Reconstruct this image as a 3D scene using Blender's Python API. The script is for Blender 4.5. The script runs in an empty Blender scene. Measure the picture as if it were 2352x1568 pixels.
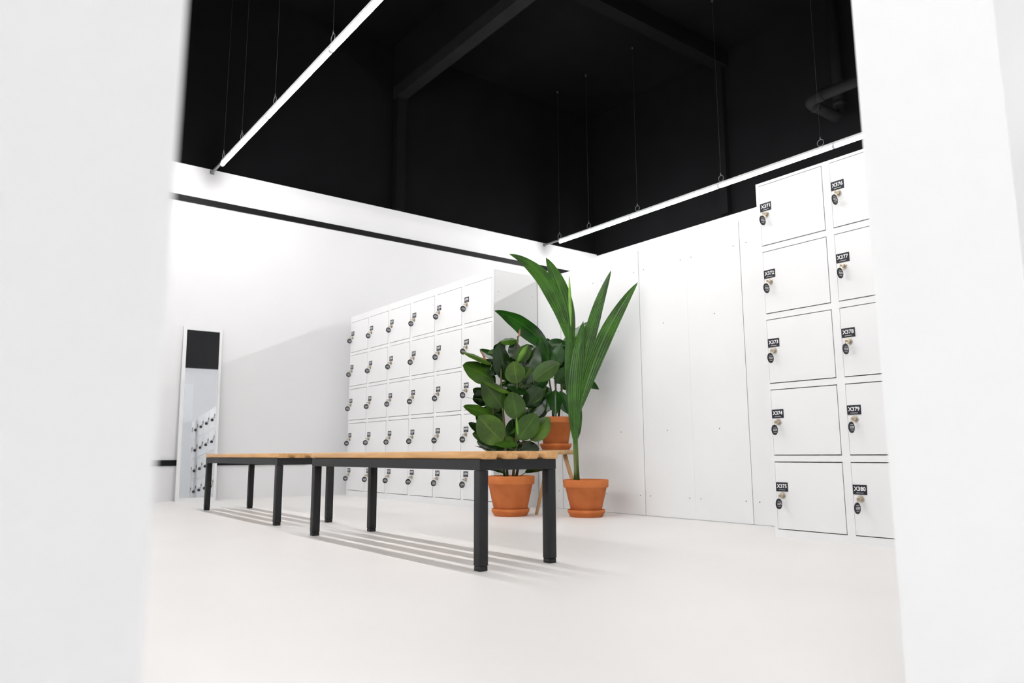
import bpy, math, random
from mathutils import Vector, Matrix
random.seed(4)
scene = bpy.context.scene
COL = scene.collection

# ------------------------------------------------------------------ materials
def mat(name, col, rough=0.5, spec=0.5, metal=0.0, noise=None, bump=None, emis=None):
    m = bpy.data.materials.new(name); m.use_nodes = True
    nt = m.node_tree; b = nt.nodes["Principled BSDF"]
    b.inputs["Base Color"].default_value = (*col, 1)
    b.inputs["Roughness"].default_value = rough
    b.inputs["Specular IOR Level"].default_value = spec
    b.inputs["Metallic"].default_value = metal
    tc = nt.nodes.new("ShaderNodeTexCoord")
    if noise:
        sc, col2 = noise
        n = nt.nodes.new("ShaderNodeTexNoise"); n.inputs["Scale"].default_value = sc
        n.inputs["Detail"].default_value = 4
        nt.links.new(tc.outputs["Object"], n.inputs["Vector"])
        r = nt.nodes.new("ShaderNodeValToRGB")
        r.color_ramp.elements[0].position = 0.35; r.color_ramp.elements[1].position = 0.65
        r.color_ramp.elements[0].color = (*col, 1); r.color_ramp.elements[1].color = (*col2, 1)
        nt.links.new(n.outputs["Fac"], r.inputs["Fac"])
        nt.links.new(r.outputs["Color"], b.inputs["Base Color"])
    if bump:
        sc, st = bump
        n = nt.nodes.new("ShaderNodeTexNoise"); n.inputs["Scale"].default_value = sc
        nt.links.new(tc.outputs["Object"], n.inputs["Vector"])
        bp = nt.nodes.new("ShaderNodeBump"); bp.inputs["Strength"].default_value = st
        bp.inputs["Distance"].default_value = 0.002
        nt.links.new(n.outputs["Fac"], bp.inputs["Height"])
        nt.links.new(bp.outputs["Normal"], b.inputs["Normal"])
    if emis:
        b.inputs["Emission Color"].default_value = (*emis[0], 1)
        b.inputs["Emission Strength"].default_value = emis[1]
    return m

M_WALL = mat("white_wall_paint", (0.78, 0.78, 0.785), 0.6, 0.3, noise=(1.5, (0.795, 0.795, 0.80)), bump=(220, 0.05))
M_WALL2 = mat("white_partition_paint", (0.845, 0.855, 0.862), 0.6, 0.3, noise=(2, (0.855, 0.865, 0.872)))
M_FLOOR = mat("white_floor_coating", (0.87, 0.848, 0.826), 0.45, 0.35, noise=(1.2, (0.89, 0.872, 0.852)), bump=(40, 0.04))
M_BLACK = mat("black_ceiling_paint", (0.0026, 0.0026, 0.0030), 0.88, 0.08, noise=(3, (0.0034, 0.0034, 0.0039)), bump=(30, 0.3))
M_BEAM = mat("black_beam_paint", (0.0062, 0.0062, 0.0062), 0.8, 0.10, noise=(6, (0.0082, 0.0082, 0.0082)))
M_PIPE = mat("black_pipe_paint", (0.005, 0.005, 0.005), 0.7, 0.12, noise=(6, (0.0065, 0.0065, 0.0065)))
M_TRIM = mat("black_rail", (0.004, 0.004, 0.0045), 0.6, 0.2, noise=(20, (0.005, 0.005, 0.006)))
M_LOCK = mat("white_powder_coated_steel", (0.78, 0.78, 0.782), 0.4, 0.4, noise=(3, (0.795, 0.795, 0.797)), bump=(400, 0.05))
M_BOARD = mat("white_steel_back", (0.79, 0.797, 0.795), 0.4, 0.4, noise=(2, (0.81, 0.817, 0.815)), bump=(60, 0.1))
M_HOLE = mat("dark_hole", (0.01, 0.01, 0.01), 0.8, 0.2, noise=(30, (0.012, 0.012, 0.012)))
M_PLATE = mat("black_plastic_plate", (0.010, 0.011, 0.018), 0.45, 0.3, noise=(40, (0.012, 0.013, 0.020)))
M_TEXT = mat("white_print", (0.85, 0.85, 0.85), 0.5, 0.3, noise=(40, (0.83, 0.83, 0.83)))
M_CHROME = mat("satin_nickel", (0.62, 0.56, 0.46), 0.3, 0.5, 1.0, noise=(60, (0.55, 0.5, 0.42)))
M_STEEL = mat("anthracite_steel", (0.014, 0.015, 0.017), 0.5, 0.3, noise=(60, (0.018, 0.019, 0.021)), bump=(500, 0.15))
M_FOOT = mat("black_plastic_foot", (0.006, 0.006, 0.007), 0.5, 0.4, noise=(60, (0.009, 0.009, 0.010)))
M_TERRA = mat("terracotta", (0.50, 0.145, 0.043), 0.85, 0.15, noise=(9, (0.59, 0.19, 0.062)), bump=(90, 0.25))
M_SOIL = mat("potting_soil", (0.03, 0.018, 0.01), 0.95, 0.1, noise=(60, (0.07, 0.045, 0.03)), bump=(150, 1.0))
M_STEM = mat("brown_stem", (0.12, 0.075, 0.035), 0.7, 0.3, noise=(25, (0.07, 0.09, 0.03)))
M_STEMG = mat("green_stem", (0.08, 0.15, 0.025), 0.5, 0.4, noise=(18, (0.13, 0.14, 0.04)))
M_MIRROR = mat("mirror_glass", (0.68, 0.705, 0.73), 0.012, 0.5, 0.965, noise=(1, (0.685, 0.71, 0.735)))
M_RAIL = mat("aluminium_rail", (0.30, 0.30, 0.31), 0.4, 0.5, 0.6, noise=(30, (0.34, 0.34, 0.34)))
M_WIRE = mat("steel_wire", (0.035, 0.035, 0.04), 0.6, 0.2, 0.0, noise=(30, (0.045, 0.045, 0.045)))
M_TUBE = mat("fluorescent_tube", (0.9, 0.9, 0.9), 0.4, 0.5, noise=(3, (0.88, 0.88, 0.9)), emis=((1.0, 0.99, 0.99), 122.0))

def wood(name, c1, c2, axis, sc=14):
    m = bpy.data.materials.new(name); m.use_nodes = True
    nt = m.node_tree; b = nt.nodes["Principled BSDF"]
    tc = nt.nodes.new("ShaderNodeTexCoord"); mp = nt.nodes.new("ShaderNodeMapping")
    s = [sc, sc, sc]; s[axis] = 1.2
    mp.inputs["Scale"].default_value = s
    n = nt.nodes.new("ShaderNodeTexNoise"); n.inputs["Scale"].default_value = 3; n.inputs["Detail"].default_value = 6
    n.inputs["Distortion"].default_value = 0.6
    r = nt.nodes.new("ShaderNodeValToRGB")
    r.color_ramp.elements[0].position = 0.3; r.color_ramp.elements[1].position = 0.7
    r.color_ramp.elements[0].color = (*c1, 1); r.color_ramp.elements[1].color = (*c2, 1)
    nt.links.new(tc.outputs["Object"], mp.inputs["Vector"]); nt.links.new(mp.outputs["Vector"], n.inputs["Vector"])
    nt.links.new(n.outputs["Fac"], r.inputs["Fac"]); nt.links.new(r.outputs["Color"], b.inputs["Base Color"])
    b.inputs["Roughness"].default_value = 0.42
    return m
M_WOOD = wood("beech_slat", (0.56, 0.29, 0.105), (0.72, 0.42, 0.18), 1)
M_WOODL = wood("beech_stool", (0.50, 0.29, 0.12), (0.66, 0.42, 0.20), 2)

def leafmat(name, c, crib, rough, stripes):
    m = bpy.data.materials.new(name); m.use_nodes = True
    nt = m.node_tree; b = nt.nodes["Principled BSDF"]
    uv = nt.nodes.new("ShaderNodeUVMap"); uv.uv_map = "UVMap"
    sp = nt.nodes.new("ShaderNodeSeparateXYZ"); nt.links.new(uv.outputs["UV"], sp.inputs[0])
    def M(op, a, b_=None):
        n = nt.nodes.new("ShaderNodeMath"); n.operation = op
        for i, x in enumerate((a, b_)):
            if x is None: continue
            if isinstance(x, (int, float)): n.inputs[i].default_value = x
            else: nt.links.new(x, n.inputs[i])
        return n.outputs[0]
    off = M('ABSOLUTE', M('SUBTRACT', sp.outputs[0], 0.5))
    rib = M('LESS_THAN', off, 0.022)
    if stripes == 'par':
        vein = M('MULTIPLY', M('GREATER_THAN', M('SINE', M('MULTIPLY', sp.outputs[0], 90.0)), 0.55), 0.18)
    else:
        vein = M('MULTIPLY', M('GREATER_THAN', M('SINE', M('MULTIPLY', M('SUBTRACT', sp.outputs[1], M('MULTIPLY', off, 0.45)), 85.0)), 0.95), 0.10)
    fac = M('MAXIMUM', M('MULTIPLY', rib, 0.65), vein)
    tc = nt.nodes.new("ShaderNodeTexCoord"); nz = nt.nodes.new("ShaderNodeTexNoise"); nz.inputs["Scale"].default_value = 9
    nt.links.new(tc.outputs["Object"], nz.inputs["Vector"])
    r = nt.nodes.new("ShaderNodeValToRGB")
    r.color_ramp.elements[0].position = 0.35; r.color_ramp.elements[1].position = 0.65
    r.color_ramp.elements[0].color = (c[0]*0.6, c[1]*0.62, c[2]*0.65, 1)
    r.color_ramp.elements[1].color = (c[0]*1.3, c[1]*1.25, c[2]*1.1, 1)
    nt.links.new(nz.outputs["Fac"], r.inputs["Fac"])
    mx = nt.nodes.new("ShaderNodeMix"); mx.data_type = 'RGBA'
    nt.links.new(fac, mx.inputs[0]); nt.links.new(r.outputs["Color"], mx.inputs[6]); mx.inputs[7].default_value = (*crib, 1)
    nt.links.new(mx.outputs[2], b.inputs["Base Color"])
    b.inputs["Roughness"].default_value = rough
    b.inputs["Specular IOR Level"].default_value = 0.4
    return m
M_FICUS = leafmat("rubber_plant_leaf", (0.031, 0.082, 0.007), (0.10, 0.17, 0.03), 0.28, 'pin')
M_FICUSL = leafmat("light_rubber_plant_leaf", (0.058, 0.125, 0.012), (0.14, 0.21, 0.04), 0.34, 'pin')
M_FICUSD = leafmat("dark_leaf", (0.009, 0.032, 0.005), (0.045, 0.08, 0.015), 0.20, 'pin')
M_DARK = leafmat("deep_green_leaf", (0.013, 0.068, 0.006), (0.05, 0.15, 0.02), 0.25, 'pin')
M_PALM = leafmat("palm_leaf", (0.027, 0.100, 0.005), (0.065, 0.17, 0.012), 0.32, 'par')
M_NEW = leafmat("young_leaf", (0.16, 0.36, 0.05), (0.3, 0.45, 0.1), 0.4, 'pin')
M_RED = leafmat("red_sheath", (0.30, 0.13, 0.06), (0.35, 0.2, 0.1), 0.4, 'pin')

# ------------------------------------------------------------------ mesh builder
class MB:
    def __init__(s): s.v=[]; s.f=[]; s.m=[]; s.sm=[]; s.uv=[]
    def face(s, idx, mi=0, smooth=False, uv=None):
        s.f.append(tuple(idx)); s.m.append(mi); s.sm.append(smooth); s.uv.append(uv)
    def box(s, a, b, mi=0):
        x0,y0,z0=[min(a[i],b[i]) for i in range(3)]; x1,y1,z1=[max(a[i],b[i]) for i in range(3)]
        o=len(s.v)
        s.v += [(x0,y0,z0),(x1,y0,z0),(x1,y1,z0),(x0,y1,z0),(x0,y0,z1),(x1,y0,z1),(x1,y1,z1),(x0,y1,z1)]
        for q in ((0,3,2,1),(4,5,6,7),(0,1,5,4),(1,2,6,5),(2,3,7,6),(3,0,4,7)): s.face([o+i for i in q], mi)
    def bbox(s, a, b, r, mi=0, axis=1, n=4):
        oth=[i for i in range(3) if i!=axis]
        lo=[min(a[i],b[i]) for i in range(3)]; hi=[max(a[i],b[i]) for i in range(3)]
        prof=[]
        for cx,cy,a0 in ((hi[oth[0]]-r,hi[oth[1]]-r,0),(lo[oth[0]]+r,hi[oth[1]]-r,90),(lo[oth[0]]+r,lo[oth[1]]+r,180),(hi[oth[0]]-r,lo[oth[1]]+r,270)):
            for k in range(n+1):
                t=math.radians(a0+90*k/n); prof.append((cx+r*math.cos(t),cy+r*math.sin(t)))
        cx=(lo[oth[0]]+hi[oth[0]])/2; cy=(lo[oth[1]]+hi[oth[1]])/2
        w=hi[oth[0]]-lo[oth[0]]; h=hi[oth[1]]-lo[oth[1]]
        e=min(r*0.5,0.006)
        rings=[]
        for t,ins in ((lo[axis],e),(lo[axis]+e,0),(hi[axis]-e,0),(hi[axis],e)):
            o=len(s.v); rings.append(o)
            for p,q in prof:
                c=[0,0,0]; c[axis]=t; c[oth[0]]=cx+(p-cx)*(1-2*ins/w); c[oth[1]]=cy+(q-cy)*(1-2*ins/h); s.v.append(tuple(c))
        N=len(prof)
        for i in range(3):
            for k in range(N): s.face((rings[i]+k,rings[i]+(k+1)%N,rings[i+1]+(k+1)%N,rings[i+1]+k),mi,True)
        s.face([rings[0]+k for k in range(N)][::-1],mi); s.face([rings[3]+k for k in range(N)],mi)
    def lathe(s, prof, c=(0,0,0), n=40, mi=0, smooth=True):
        o=len(s.v)
        for r,z in prof:
            for k in range(n):
                t=2*math.pi*k/n; s.v.append((c[0]+r*math.cos(t),c[1]+r*math.sin(t),c[2]+z))
        for i in range(len(prof)-1):
            for k in range(n): s.face((o+i*n+k,o+i*n+(k+1)%n,o+(i+1)*n+(k+1)%n,o+(i+1)*n+k),mi,smooth)
        s.face([o+k for k in range(n)][::-1],mi); s.face([o+(len(prof)-1)*n+k for k in range(n)],mi)
    def tube(s, pts, rad, n=8, mi=0):
        pts=[Vector(p) for p in pts]
        if not isinstance(rad,(list,tuple)): rad=[rad]*len(pts)
        rings=[]; ref=None
        for i,p in enumerate(pts):
            t=((pts[min(i+1,len(pts)-1)]-pts[max(i-1,0)])).normalized()
            if ref is None:
                ref = Vector((0,0,1)) if abs(t.z)<0.9 else Vector((1,0,0))
            a=(ref-t*ref.dot(t)).normalized(); ref=a; b=t.cross(a)
            rings.append(len(s.v))
            for k in range(n):
                g=2*math.pi*k/n; s.v.append(tuple(p+(a*math.cos(g)+b*math.sin(g))*rad[i]))
        for i in range(len(pts)-1):
            for k in range(n): s.face((rings[i]+k,rings[i]+(k+1)%n,rings[i+1]+(k+1)%n,rings[i+1]+k),mi,True)
        s.face([rings[0]+k for k in range(n)][::-1],mi); s.face([rings[-1]+k for k in range(n)],mi)
    def leaf(s, p0, p1, p2, w, nrm, prof='oval', fold=0.15, mi=0, n=14, twist=0.0, pleat=0):
        p0,p1,p2=Vector(p0),Vector(p1),Vector(p2)
        if pleat: sv=[-1+2*k/(2*pleat) for k in range(2*pleat+1)]
        else: sv=(-1,-0.66,-0.33,0,0.33,0.66,1)
        o=len(s.v); m=len(sv)
        for i in range(n+1):
            t=i/n
            p=p0*(1-t)**2+p1*2*t*(1-t)+p2*t*t
            d=((p1-p0)*(1-t)+(p2-p1)*t).normalized()
            nn=Vector(nrm); nn=(nn-d*nn.dot(d)).normalized()
            nn=Matrix.Rotation(twist,3,d) @ nn
            sd=d.cross(nn)
            if prof=='oval': ww=max(0.0,math.sin(math.pi*t**0.9))**0.62
            elif prof=='ovate': ww=max(0.0,math.sin(math.pi*t**0.72))**0.8
            elif prof=='blade': ww=(min(1,t*2.2+0.15)**0.7)*max(0,(1-t))**0.62
            elif prof=='lance': ww=max(0.0,math.sin(math.pi*t**0.8))**0.9
            elif prof=='spear': ww=max(0.0,math.sin(math.pi*t**0.95))**0.75
            for j,a in enumerate(sv):
                ripple = 0.03*math.sin(t*19+a*3)*w*abs(a)
                pl_ = (0.07*w*(j%2)*min(1,ww*1.5)) if pleat else 0
                s.v.append(tuple(p+sd*(a*w*ww)-nn*(fold*abs(a)*w*ww)+nn*(ripple-pl_)))
        for i in range(n):
            for k in range(m-1):
                q=(o+i*m+k,o+i*m+k+1,o+(i+1)*m+k+1,o+(i+1)*m+k)
                u0=(sv[k]+1)/2; u1=(sv[k+1]+1)/2
                s.face(q,mi,not pleat,((u0,i/n),(u1,i/n),(u1,(i+1)/n),(u0,(i+1)/n)))
    def obj(s, name, mats, parent=None, loc=(0,0,0), uv=False):
        me=bpy.data.meshes.new(name); me.from_pydata(s.v,[],s.f); me.update()
        for m in mats: me.materials.append(m)
        for i,p in enumerate(me.polygons): p.material_index=s.m[i]; p.use_smooth=s.sm[i]
        if uv:
            L=me.uv_layers.new(name="UVMap")
            for i,p in enumerate(me.polygons):
                if s.uv[i]:
                    for j,li in enumerate(p.loop_indices): L.data[li].uv=s.uv[i][j]
        return mk(name,me,parent,loc)
def mk(name, data, parent=None, loc=(0,0,0)):
    ob=bpy.data.objects.new(name,data); COL.objects.link(ob); ob.location=loc
    if parent: ob.parent=parent
    return ob
def root(name, loc, label, cat, group=None):
    ob=mk(name,None,None,loc); ob.empty_display_size=0.1
    ob["label"]=label; ob["category"]=cat
    if group: ob["group"]=group
    return ob
def struct(ob): ob["kind"]="structure"; return ob
def sbox(name,a,b,m):
    mb=MB(); mb.box(a,b); return struct(mb.obj(name,[m]))

# ------------------------------------------------------------------ room shell
XL_,XR_,YB,YF,ZC,ZW=-3.2,7.28,-1.6,7.5,5.39,3.29
sbox("floor",(XL_-.2,YB-.2,-.1),(XR_+.2,YF+.2,0),M_FLOOR)
sbox("ceiling",(XL_-.2,YB-.2,ZC),(XR_+.2,YF+.2,ZC+.1),M_BLACK)
sbox("wall_back",(XL_-.2,YF,0),(XR_+.2,YF+.15,ZW),M_WALL)
sbox("wall_back_upper",(XL_-.2,YF+.03,ZW),(XR_+.2,YF+.15,ZC),M_BLACK)
sbox("wall_right",(XR_,YB,0),(XR_+.15,YF,ZW-.03),M_WALL)
sbox("wall_right_upper",(XR_+.03,YB,ZW-.03),(XR_+.15,YF+.03,ZC),M_BLACK)
sbox("wall_left",(XL_-.15,YB,0),(XL_,YF,ZW),M_WALL)
sbox("wall_left_upper",(XL_-.15,YB,ZW),(XL_-.03,YF+.03,ZC),M_BLACK)
sbox("wall_front",(XL_-.2,YB-.15,0),(XR_+.2,YB,ZW),M_WALL)
sbox("wall_front_upper",(XL_-.2,YB-.15,ZW),(XR_+.2,YB-.03,ZC),M_BLACK)
sbox("trim_1",(XL_,YF-.015,2.905),(XR_,YF,2.965),M_TRIM)
sbox("trim_2",(XL_,YF-.015,.325),(3.02,YF,.378),M_TRIM)
sbox("trim_3",(3.96,YB,4.70),(4.10,YF+.03,4.84),M_BEAM)
sbox("trim_7",(3.965,YB,4.84),(4.095,YF+.03,ZC),M_BLACK)
sbox("trim_4",(4.10,5.10,5.17),(XR_+.03,5.26,ZC),M_BLACK)
sbox("trim_5",(3.98,YF-.06,ZW),(4.10,YF+.03,4.70),M_BLACK)
sbox("trim_6",(XR_-.05,5.16,ZW),(XR_+.03,5.28,ZC),M_BLACK)
mb=MB()
y0,y1=0.3665,0.579; xa,xb=0.0767,1.2
mb.box((-1.6,y0,0),(xa,y1,2.5)); mb.box((xb,y0,0),(3.3,y1,2.5)); mb.box((xa,y0,2.1),(xb,y1,2.5))
struct(mb.obj("wall_doorway",[M_WALL2]))

# ------------------------------------------------------------------ text
_tc={}
def text_mesh(s):
    if s in _tc: return _tc[s]
    cu=bpy.data.curves.new("t","FONT"); cu.body=s; cu.size=1; cu.offset=0.022; cu.resolution_u=2
    ob=bpy.data.objects.new("t",cu); COL.objects.link(ob)
    dg=bpy.context.evaluated_depsgraph_get(); dg.update()
    me=bpy.data.meshes.new_from_object(ob.evaluated_get(dg))
    vs=[v.co.copy() for v in me.vertices]; fs=[tuple(p.vertices) for p in me.polygons]
    bpy.data.objects.remove(ob); bpy.data.curves.remove(cu); bpy.data.meshes.remove(me)
    x0=min(v.x for v in vs); x1=max(v.x for v in vs); yy0=min(v.y for v in vs); yy1=max(v.y for v in vs)
    vs=[((v.x-x0)/(x1-x0)-.5,(v.y-yy0)/(yy1-yy0)-.5) for v in vs]
    _tc[s]=(vs,fs); return _tc[s]
def put_text(mb,s,c,ux,w,h,mi):
    vs,fs=text_mesh(s); o=len(mb.v); c=Vector(c); ux=Vector(ux)
    for a,b in vs: mb.v.append(tuple(c+ux*(a*w)+Vector((0,0,b*h))))
    for f in fs: mb.face([o+i for i in f],mi)

# ------------------------------------------------------------------ lockers
HT=1.875; D=0.45
def locker(X,Y,pitch,ncol,nums,label,group,HT=1.875,z0=.038,zp=.3705,dh=.34):
    """front faces -X at X; columns run from Y down to Y-ncol*pitch"""
    R=root("locker_cabinet",(X,Y,0),label,"locker cabinet",group)
    W=pitch*ncol; st=.02
    b=MB()
    b.box((0,-.0006,0),(D,-st,HT)); b.box((0,-W+st,0),(D,-W+.0006,HT))
    b.box((D-.008,-st,.0),(D,-W+st,HT))
    for c in range(1,ncol): b.box((0,-c*pitch+st,0),(D-.008,-c*pitch-st,HT))
    for c in range(ncol):
        ya=-c*pitch-st; yb=-(c+1)*pitch+st
        b.box((.0,ya,0),(D-.008,yb,z0)); b.box((.0,ya,z0+4*zp+dh),(D-.008,yb,HT))
        for i in range(1,5): b.box((.0,ya,z0+zp*i-(zp-dh)),(D-.008,yb,z0+zp*i))
    for z in (.135,.95,1.72):
        for x in (.05,.40):
            o=len(b.v)
            for k in range(8):
                t=2*math.pi*k/8; b.v.append((x+.0035*math.cos(t),-W+.0001,z+.0035*math.sin(t)))
            b.face([o+k for k in range(8)],1)
    b.obj("body",[M_LOCK,M_HOLE],R)
    for c in range(ncol):
        for i in range(5):   # i=0 top row
            zb=z0+zp*(4-i); zt=zb+dh; ya=-c*pitch-st; yb=-(c+1)*pitch+st
            d=MB()
            d.box((-.002,ya-.0025,zb+.0045),(.014,yb+.003,zt-.0045))
            door=d.obj("door",[M_LOCK],R)
            s=nums[c][i] if nums else None
            yc=-c*pitch-.057; zc=zt-.127
            p=MB(); p.box((-.0045,yc+.033,zc-.0225),(-.0021,yc-.033,zc+.0225))
            if s:
                put_text(p,s,(-.0050,yc,zc+.004),(0,-1,0),.056,.020,1)
                p.box((-.0050,yc+.018,zc-.0155),(-.0046,yc-.018,zc-.0140),1)
            p.obj("number_plate",[M_PLATE,M_TEXT],door)
            yl=yc-.001; zl=zc-.043
            k=MB(); n=16
            for (xa_,xb_,r) in ((-.002,-.008,.0165),(-.008,-.022,.011)):
                k.tube([(xa_,yl,zl),(xb_,yl,zl)],r,n)
            k.box((-.022,yl-.0015,zl-.005),(-.040,yl+.0015,zl+.005))
            k.obj("lock",[M_CHROME],door)
            t=MB(); xc=-.040; zt_=zl-.040; r=.026
            t.tube([(xc,yl+.002,zt_),(xc,yl-.002,zt_)],r,24)
            t.tube([(xc,yl,zt_+r-.002),(xc+.002,yl,zt_+r+.008),(xc,yl,zl-.003)],.0015,6,2)
            if s:
                put_text(t,s,(xc,yl-.0026,zt_),(1,0,0),.037,.012,1)
                t.box((xc-.013,yl-.0026,zt_-.0135),(xc+.013,yl-.0021,zt_-.012),1)
                t.box((xc-.013,yl-.0026,zt_+.012),(xc+.013,yl-.0021,zt_+.0135),1)
            t.obj("key_tag",[M_PLATE,M_TEXT,M_CHROME],door)
    return R
def N(a): return ["X%d"%(a+i) for i in range(5)]
G="white locker cabinets with numbered doors"
kw=dict(HT=1.903,z0=.055,zp=.363,dh=.333)
locker(3.40,5.56,.44,2,[N(381),N(386)],"white steel locker cabinet numbered X381 to X390, beside the potted plants",G,**kw)
locker(3.40,6.44,.44,2,[N(331),N(336)],"white steel locker cabinet numbered X331 to X340, middle of the row",G,**kw)
locker(3.40,7.32,.44,2,[N(321),N(326)],"white steel locker cabinet numbered X321 to X330, beside the far wall",G,**kw)
locker(3.405,2.245,.405,2,[N(371),N(376)],"white steel locker cabinet numbered X371 to X380, near the doorway",G)
locker(3.405,1.434,.405,2,None,"white steel locker cabinet with black plates, next to the doorway",G)
locker(3.405,.623,.405,2,None,"white steel locker cabinet with black plates, past the doorway wall",G)

def backcab(Y,W,label):
    R=root("locker_cabinet",(3.859,Y,0),label,"locker cabinet","locker cabinets with their backs turned")
    b=MB(); b.box((.006,-.0006,0),(.44,-W+.0006,HT-.005))
    for c in range(2):
        for i in range(5):
            zb=.038+.3705*(4-i)
            b.box((.44,-c*W/2-.02,zb),(.452,-(c+1)*W/2+.02,zb+.335))
    b.obj("body",[M_LOCK],R)
    for c in range(2):
        p=MB(); ya=-c*W/2-.0014; yb=-(c+1)*W/2+.0004
        if c: ya=-c*W/2-.0004; yb=-(c+1)*W/2+.0014
        p.box((0,ya,.004),(.006,yb,HT-.005))
        ym=(ya+yb)/2
        for (y,z) in ((ya-.045,.135),(yb+.045,.135),(ya-.045,1.72),(yb+.045,1.72),(ym,1.31),(ym,.575)):
            o=len(p.v)
            for k in range(10):
                t=2*math.pi*k/10; p.v.append((-.0006,y+.0035*math.cos(t),z+.0035*math.sin(t)))
            p.face([o+k for k in range(10)],1)
        p.obj("back_panel",[M_BOARD,M_HOLE],R)
lb="plain white steel back of a locker cabinet with small dark holes"
for i in range(4): backcab(4.385+.86-.855*i+.0,.853,lb)

# ------------------------------------------------------------------ benches
def bench(loc,rot,L,label):
    R=root("bench",loc,label,"bench","slatted changing room benches"); R.rotation_euler=(0,0,rot)
    W=.37; sw=.069; gp=(W-4*sw)/3
    for i in range(4):
        s=MB(); x=i*(sw+gp); s.bbox((x,0,.402),(x+sw,L,.4325),.013,0,1,6); s.obj("slat",[M_WOOD],R)
    f=MB()
    for x in (.0,.33): f.box((x,.06,.362),(x+.04,L-.06,.4015))
    for y in (.02,L-.06): f.box((.0,y,.362),(W,y+.04,.4015))
    f.obj("frame",[M_STEEL],R)
    for x in (0,.33):
        for y in (.02,L-.06):
            l=MB(); l.bbox((x,y,.018),(x+.04,y+.04,.3615),.004,0,2,3)
            l.bbox((x+.001,y+.001,0),(x+.039,y+.039,.0175),.004,1,2,3)
            if x>0:
                for z in (.10,.16,.30):
                    o=len(l.v)
                    for k in range(8):
                        t=2*math.pi*k/8; l.v.append((x+.02+.004*math.cos(t),y-.0007,z+.004*math.sin(t)))
                    l.face([o+k for k in range(8)],1)
            l.obj("leg",[M_STEEL,M_FOOT],R)
bench((1.575,2.235,0),0.0,1.61,"low bench with beech slats and dark steel frame")
bench((1.618,4.45,0),-math.radians(.9),1.68,"low bench with beech slats, standing further along towards the mirror")

# ------------------------------------------------------------------ mirror
R=root("mirror",(1.735,7.385,0),"tall white-framed mirror leaning against the white wall","mirror")
Lh=1.66; Wd=.358; fr=.030
m=MB(); t=.022
m.box((0,0,0),(fr,t,Lh)); m.box((Wd-fr*.7,0,0),(Wd,t,Lh)); m.box((fr,0,0),(Wd-fr*.7,t,fr)); m.box((fr,0,Lh-fr),(Wd-fr*.7,t,Lh)); m.box((fr*.5,.012,fr*.5),(Wd-fr*.5,t-.001,Lh-fr*.5))
m.obj("frame",[M_LOCK],R)
m=MB(); m.box((fr,.008,fr),(Wd-fr*.7,.0118,Lh-fr)); m.obj("glass",[M_MIRROR],R)
R.rotation_euler=(-math.radians(3.2),0,-math.radians(1.1))

# ------------------------------------------------------------------ lamps
def row(X,ystart,yend,wires,bracket=True):
    if bracket:
        R=root("wall_bracket",(X,YF,3.28),"thin metal bracket joining a lamp to the white wall","bracket","lamp wall brackets")
        b=MB(); b.box((-.010,ystart+.001-YF,-.030),(.010,-.004,-.012)); b.obj("arm",[M_RAIL],R)
        b=MB(); b.box((-.02,-.004,-.04),(.02,0,.005)); b.obj("mounting_plate",[M_RAIL],R)
    y=ystart
    while y>yend+.1:
        T=root("tube_lamp",(X,y,3.24),"white fluorescent tube lamp hung on thin wires from the ceiling","lamp","fluorescent tube lamps")
        h=MB(); h.box((-.014,0,.006),(.014,-1.2895,.030)); h.obj("housing",[M_LOCK],T)
        t=MB(); t.tube([(0,-.012,-.010),(0,-1.273,-.010)],.0165,10); t.obj("tube",[M_TUBE],T)
        for a,b_ in ((0,-.012),(-1.273,-1.285)):
            c=MB(); c.tube([(0,a,-.010),(0,b_,-.010)],.018,14); c.obj("end_cap",[M_LOCK],T)
        for yw in wires:
            if y+.03>=yw>y-1.26:
                q=yw-y
                w=MB(); w.tube([(0,q,.13),(0,q,ZC-3.26)],.0013,6); w.tube([(0,q,ZC-3.27),(0,q,ZC-3.24)],.012,10); w.obj("suspension_wire",[M_WIRE],T)
                h=MB(); pts=[(0,q+.032*math.sin(a),.072-.032*math.cos(a)) for a in [math.radians(20+320*k/16) for k in range(17)]]
                h.tube(pts,.0026,6); h.tube([(0,q,.104),(0,q,.13)],.0035,8); h.tube([(0,q,.028),(0,q,.044)],.0035,8); h.obj("hook",[M_RAIL],T)
        y-=1.29
row(1.912,7.15,-1.5,[7.12,6.56,5.70,4.55,3.4,2.2,1.1,-.2,-1.2])
row(6.31,7.18,-1.5,[7.18,6.61,5.77,4.57,3.44,2.2,1.1,-.2,-1.2])
row(-2.4,7.15,-1.5,[6.5,5.3,4.0,2.8,1.5,.3,-1.0])
row(-.25,.05,-1.3,[-.3,-1.0],False)  # added lamp, out of view, put in to brighten the doorway wall

# pipe
R=root("ceiling_pipe",(6.55,3.69,3.90),"black painted duct pipe with elbows below the ceiling","pipe")
def qarc(c,a,b,r,n=8):
    return [tuple(Vector(c)+Vector(a)*r*math.cos(math.pi/2*k/n)+Vector(b)*r*math.sin(math.pi/2*k/n)) for k in range(n+1)]
pts=[(0,-4.5,0)]+qarc((.12,-.12,0),(-1,0,0),(0,1,0),.12)+qarc((.53,0,.12),(0,0,-1),(1,0,0),.12)+[(.65,0,1.48)]
p=MB(); p.tube(pts,.055,20); p.obj("pipe",[M_PIPE],R)
for a,b in (((0,-.19,0),(0,-.13,0)),((.13,0,0),(.19,0,0)),((.65,0,.14),(.65,0,.20))):
    p=MB(); p.tube([a,b],.062,18); p.obj("collar",[M_PIPE],R)

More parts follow.
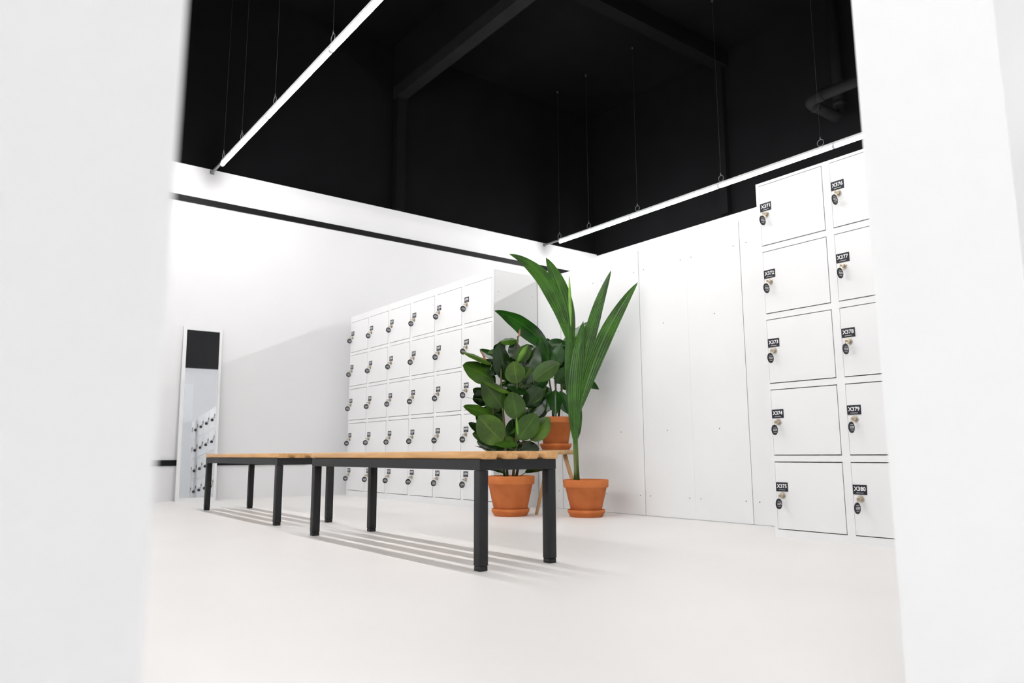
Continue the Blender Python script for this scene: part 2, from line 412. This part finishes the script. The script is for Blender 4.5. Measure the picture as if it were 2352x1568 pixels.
# ------------------------------------------------------------------ pots & plants
RR=Vector((.794,-.608,0)); FF=Vector((.608,.794,0))
def pot(R,rr,rb,H,z0=0,sr=None,sh=.045):
    s=MB(); s.lathe([(sr*.86,0),(sr*.9,.004),(sr,sh*.55),(sr*1.03,sh*.6),(sr*1.03,sh),(sr*.95,sh),(sr*.86,sh*.35),(.01,sh*.35)],(0,0,z0)); s.obj("saucer",[M_TERRA],R)
    zb=z0+sh*.36; h=H-(zb-z0); rim=.058*rr/.17
    a=rb; b_=rr*.91
    p=MB(); p.lathe([(a*.96,0),(a,.006),(b_,h-rim),(rr*.965,h-rim+.001),(rr*.985,h-rim+.006),(rr,h-.006),(rr*.985,h),(rr*.91,h),(rr*.89,h-.008),(rr*.87,h-.035),(.01,h-.035)],(0,0,zb)); p.obj("pot",[M_TERRA],R)
    q=MB(); q.lathe([(rr*.868,zb+h-.0345),(rr*.85,zb+h-.028),(rr*.4,zb+h-.022),(.01,zb+h-.02)]); q.obj("soil",[M_SOIL],R)
class Plant:
    def __init__(s,base,uc,sc): s.b=Vector(base); s.uc=uc; s.sc=sc
    def P(s,u,v,d=0.0):
        p=RR*((u-s.uc)/s.sc)+FF*d; return Vector((p.x,p.y,.42+(1043-v)/s.sc-s.b.z))
cam_n=-FF+Vector((0,0,.25))
def L(pl,fo,b,t,w,up=10,tw=0,mi=0,prof='oval',fold=.15):
    p0=pl.P(*b); p2=pl.P(*t); m=((b[0]+t[0])/2,(b[1]+t[1])/2-up,(b[2]+t[2])/2); p1=pl.P(*m)
    fo.leaf(p0,p1,p2,w/pl.sc,cam_n,prof,fold,mi,twist=math.radians(tw))
def petiole(pl,stem,STS,b,mi=1):
    best=None; bp=pl.P(*b)
    for S_ in STS:
        for k in range(len(S_)-1):
            for j in range(6):
                q=pl.P(*S_[k]).lerp(pl.P(*S_[k+1]),j/6)
                dd=(q-bp-Vector((0,0,-.03))).length
                if best is None or dd<best[0]: best=(dd,q)
    stem.tube([best[1],best[1].lerp(bp,.5)+Vector((0,0,-.005)),bp],[.004,.0035,.003],6,mi)

# ---- plant A rubber plant
A=Plant((3.16,4.15,0),1172,325)
R=root("potted_rubber_plant",A.b,"rubber plant with broad dark leaves in a terracotta floor pot","potted plant")
pot(R,.170,.112,.272,0,.128,.05)
stem=MB(); ST=[[(1165,1095,0),(1160,1000,-.02),(1152,900,-.02),(1150,800,0)],[(1178,1095,0),(1186,1000,0),(1188,900,0),(1190,770,.0)],[(1185,1095,.03),(1205,1000,.03),(1222,900,.03),(1235,850,.03)],[(1160,1095,.03),(1140,1000,.02),(1128,900,.0),(1122,845,0)]]
for S_ in ST: stem.tube([A.P(*q) for q in S_],[.010,.009,.007,.004],8)
fo=MB()
leavesA=[ # base, tip, halfwidth, up, twist, mat (0 mid,1 dark,2 new,3 red,4 light)
((1134,876,-.02),(1064,842,-.10),27,8,15,0),((1130,838,-.02),(1060,810,-.08),14,5,45,4),
((1178,904,-.03),(1106,876,-.14),15,-4,50,4),((1155,938,-.03),(1112,880,-.08),26,0,-10,0),
((1135,925,-.0),(1057,914,-.05),6,6,72,4),((1142,964,-.03),(1066,936,-.12),19,8,28,0),
((1120,997,.02),(1076,972,-.02),14,4,30,1),((1155,1016,-.05),(1102,958,-.16),32,-4,-8,4),
((1188,884,-.06),(1180,834,-.12),24,0,8,4),((1188,966,-.06),(1176,904,-.13),25,0,-5,0),
((1162,875,0),(1146,788,-.03),23,0,20,1),((1203,885,0),(1232,792,-.02),27,0,-20,1),
((1226,876,-.03),(1286,838,-.08),21,8,15,0),((1190,1010,-.05),(1232,953,-.13),25,0,8,0),
((1218,1012,-.02),(1262,963,-.10),23,4,-12,4),((1190,1020,-.08),(1136,1022,-.14),12,3,35,0),
((1205,935,0),(1245,893,-.05),22,2,10,1),((1215,962,0),(1252,912,0),19,2,-15,1),
((1130,1035,-.02),(1092,1024,-.06),6,3,60,1),((1205,1085,-.0),(1246,1078,-.06),8,8,45,1),
((1160,1085,0),(1116,1075,-.06),8,8,45,1),((1188,832,-.02),(1218,794,-.06),17,0,15,0),
((1185,825,0),(1181,782,0),16,0,0,1),((1140,820,0),(1101,800,.02),12,0,15,1)]
rnd=random.Random(11)
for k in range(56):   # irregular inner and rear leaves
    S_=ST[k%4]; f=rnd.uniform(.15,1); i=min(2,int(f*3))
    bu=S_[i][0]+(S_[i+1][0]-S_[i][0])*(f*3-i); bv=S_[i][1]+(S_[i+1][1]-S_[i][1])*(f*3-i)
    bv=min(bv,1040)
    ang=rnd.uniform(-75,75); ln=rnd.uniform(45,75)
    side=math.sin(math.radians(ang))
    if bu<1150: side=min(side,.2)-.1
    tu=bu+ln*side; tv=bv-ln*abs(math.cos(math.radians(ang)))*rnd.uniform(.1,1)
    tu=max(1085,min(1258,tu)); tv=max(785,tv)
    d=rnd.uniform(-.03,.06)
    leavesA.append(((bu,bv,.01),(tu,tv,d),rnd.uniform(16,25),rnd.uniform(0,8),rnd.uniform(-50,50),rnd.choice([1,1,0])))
leavesA+=[((1192,775,0),(1196,752,0),2.2,0,0,3),((1124,845,0),(1104,805,-.02),2.5,0,0,3),((1190,835,-.05),(1213,795,-.08),9,0,55,2),((1190,1000,-.06),(1186,960,-.10),4,0,40,2)]
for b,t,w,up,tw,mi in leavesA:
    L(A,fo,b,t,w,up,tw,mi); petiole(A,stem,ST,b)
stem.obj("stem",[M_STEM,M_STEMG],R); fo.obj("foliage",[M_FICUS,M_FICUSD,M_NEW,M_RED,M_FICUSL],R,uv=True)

# ---- stool with plant C
SC=Vector((3.53,4.09,0))
R=root("plant_stool",SC,"small round wooden stool with three splayed legs under a plant","stool")
s=MB(); s.lathe([(.135,.418),(.145,.422),(.148,.43),(.148,.442),(.143,.449),(.01,.45)],(0,0,0),36); s.obj("seat",[M_WOODL],R)
for fx,fy in ((-.18,.01),(.15,-.12),(.07,.18)):
    l=MB(); l.tube([(fx,fy,0),(fx*.5,fy*.5,.30),(fx*.33,fy*.33,.418)],[.011,.015,.016],12); l.obj("leg",[M_WOODL],R)
C=Plant((3.53,4.09,.451),1277,318)
R=root("potted_plant",C.b,"leafy dark green plant in a terracotta pot on a stool","potted plant")
pot(R,.130,.088,.235,0,.112,.045)
stem=MB(); fo=MB()
SC_=[[(1277,962,0),(1279,900,0),(1275,840,0),(1262,790,0)],[(1284,962,0),(1292,900,0),(1298,840,0),(1310,800,0)],[(1272,962,0),(1268,900,0),(1262,860,0),(1250,820,0)]]
for S_ in SC_: stem.tube([C.P(*q) for q in S_],[.008,.007,.006,.004],8)
leavesC=[((1264,800,-.02),(1136,713,-.12),26,30,16,'ovate'),((1262,800,0),(1208,735,.0),16,14,40,'lance'),
((1255,800,0),(1312,798,-.05),17,18,15,'ovate'),((1262,830,-.03),(1244,772,-.08),20,0,10,'ovate'),
((1292,830,0),(1360,734,-.03),33,6,-20,'ovate'),((1295,850,0),(1366,830,-.05),19,8,25,'ovate'),
((1305,872,.0),(1378,896,-.06),17,18,30,'ovate'),((1290,890,0),(1340,868,-.05),16,4,20,'ovate'),
((1268,898,-.04),(1250,952,-.09),17,-4,10,'ovate'),((1288,898,-.04),(1305,953,-.09),16,-4,-10,'ovate'),
((1276,896,-.06),(1275,957,-.11),15,0,0,'ovate'),((1258,835,0),(1208,788,-.03),20,6,15,'ovate'),
((1262,870,0),(1203,905,-.03),17,12,25,'ovate'),((1330,800,.05),(1396,798,0),16,16,30,'ovate'),
((1270,860,.02),(1300,795,.03),24,0,20,'ovate'),((1268,905,.03),(1232,878,.03),16,0,20,'ovate'),
((1280,880,-.02),(1324,842,-.08),19,4,30,'ovate'),((1270,845,-.04),(1292,787,-.08),19,0,-20,'ovate'),
((1305,815,.03),(1376,768,.0),24,4,-20,'ovate'),((1262,890,.0),(1236,932,-.04),14,2,20,'ovate'),
((1255,795,.02),(1226,848,-.04),18,-4,-10,'ovate'),((1300,850,.02),(1362,872,-.02),19,6,30,'ovate'),
((1275,835,.03),(1260,770,.03),23,0,0,'ovate'),((1285,870,.03),(1312,815,.04),24,0,0,'ovate'),
((1330,850,.04),(1388,802,.04),18,12,20,'ovate'),((1255,860,.03),(1228,818,.03),20,0,0,'ovate'),
((1325,850,.03),(1372,850,.0),16,10,25,'ovate')]
for b,t,w,up,tw,pr in leavesC:
    L(C,fo,b,t,w,up,tw,0,pr,.22); petiole(C,stem,SC_,b)
stem.obj("stem",[M_STEM,M_STEMG],R); fo.obj("foliage",[M_DARK],R,uv=True)

# ---- plant B young palm
B=Plant((3.507,3.755,0),1350,323)
R=root("potted_palm",B.b,"young palm with long pleated blades in a terracotta floor pot","potted plant")
pot(R,.155,.100,.248,0,.123,.048)
stem=MB(); fo=MB()
stem.tube([B.P(*q) for q in ((1330,1100,0),(1330,1075,0),(1328,1050,0),(1326,1000,0),(1324,930,0),(1322,860,0),(1320,790,0))],[.022,.017,.013,.010,.008,.006,.004],10,0)
stem.tube([B.P(*q) for q in ((1332,1100,-.01),(1331,1020,-.01),(1333,940,-.01),(1338,880,-.01))],[.011,.009,.006,.004],8,0)
bl=[((1322,805,0),(1292,616,-.02),(1183,598,-.15),21,'spear',12,0),((1323,810,0),(1316,680,.02),(1267,597,-.04),20,'spear',-15,0),
((1322,760,-.03),(1321,700,-.03),(1320,638,-.03),3.5,'spear',0,1),
((1334,940,-.02),(1358,770,-.03),(1418,624,.0),15,'spear',14,0),
((1334,960,-.03),(1380,775,-.05),(1476,656,-.05),18,'spear',-10,0),
((1327,1025,-.04),(1322,880,-.05),(1350,745,-.04),17,'spear',5,0),
((1325,980,-.01),(1314,860,-.01),(1318,740,-.02),11,'spear',0,0),
((1332,1015,.02),(1344,970,0),(1338,910,0),8,'spear',30,0)]
for p0,p1,p2,w,pr,tw,mi in bl:
    fo.leaf(B.P(*p0),B.P(*p1),B.P(*p2),w/B.sc,cam_n,pr,.32,mi,n=30,twist=math.radians(tw),pleat=0 if mi else 7)
stem.obj("stem",[M_STEMG],R); fo.obj("foliage",[M_PALM,M_NEW],R,uv=True)

# ------------------------------------------------------------------ world & camera
w=bpy.data.worlds.new("World"); scene.world=w; w.use_nodes=True
w.node_tree.nodes["Background"].inputs[0].default_value=(.02,.02,.02,1)
yaw,pitch,roll=math.radians(52.551),math.radians(8.727),math.radians(-0.224)
fw=Vector((math.cos(pitch)*math.cos(yaw),math.cos(pitch)*math.sin(yaw),math.sin(pitch)))
r=Vector((math.sin(yaw),-math.cos(yaw),0)); u=r.cross(fw)
r2=r*math.cos(roll)+u*math.sin(roll); u2=-r*math.sin(roll)+u*math.cos(roll)
cam=bpy.data.cameras.new("camera"); co=bpy.data.objects.new("camera",cam); COL.objects.link(co)
Mx=Matrix((r2,u2,-fw)).transposed().to_4x4(); Mx.translation=Vector((0,0,.42)); co.matrix_world=Mx
cam.sensor_width=36; cam.lens=1687/2352*36; cam.clip_start=.01
cam.dof.use_dof=True; cam.dof.focus_distance=4.3; cam.dof.aperture_fstop=4.0
scene.camera=co
scene.view_settings.view_transform='Standard'
scene.view_settings.look='None'
scene.view_settings.exposure=0
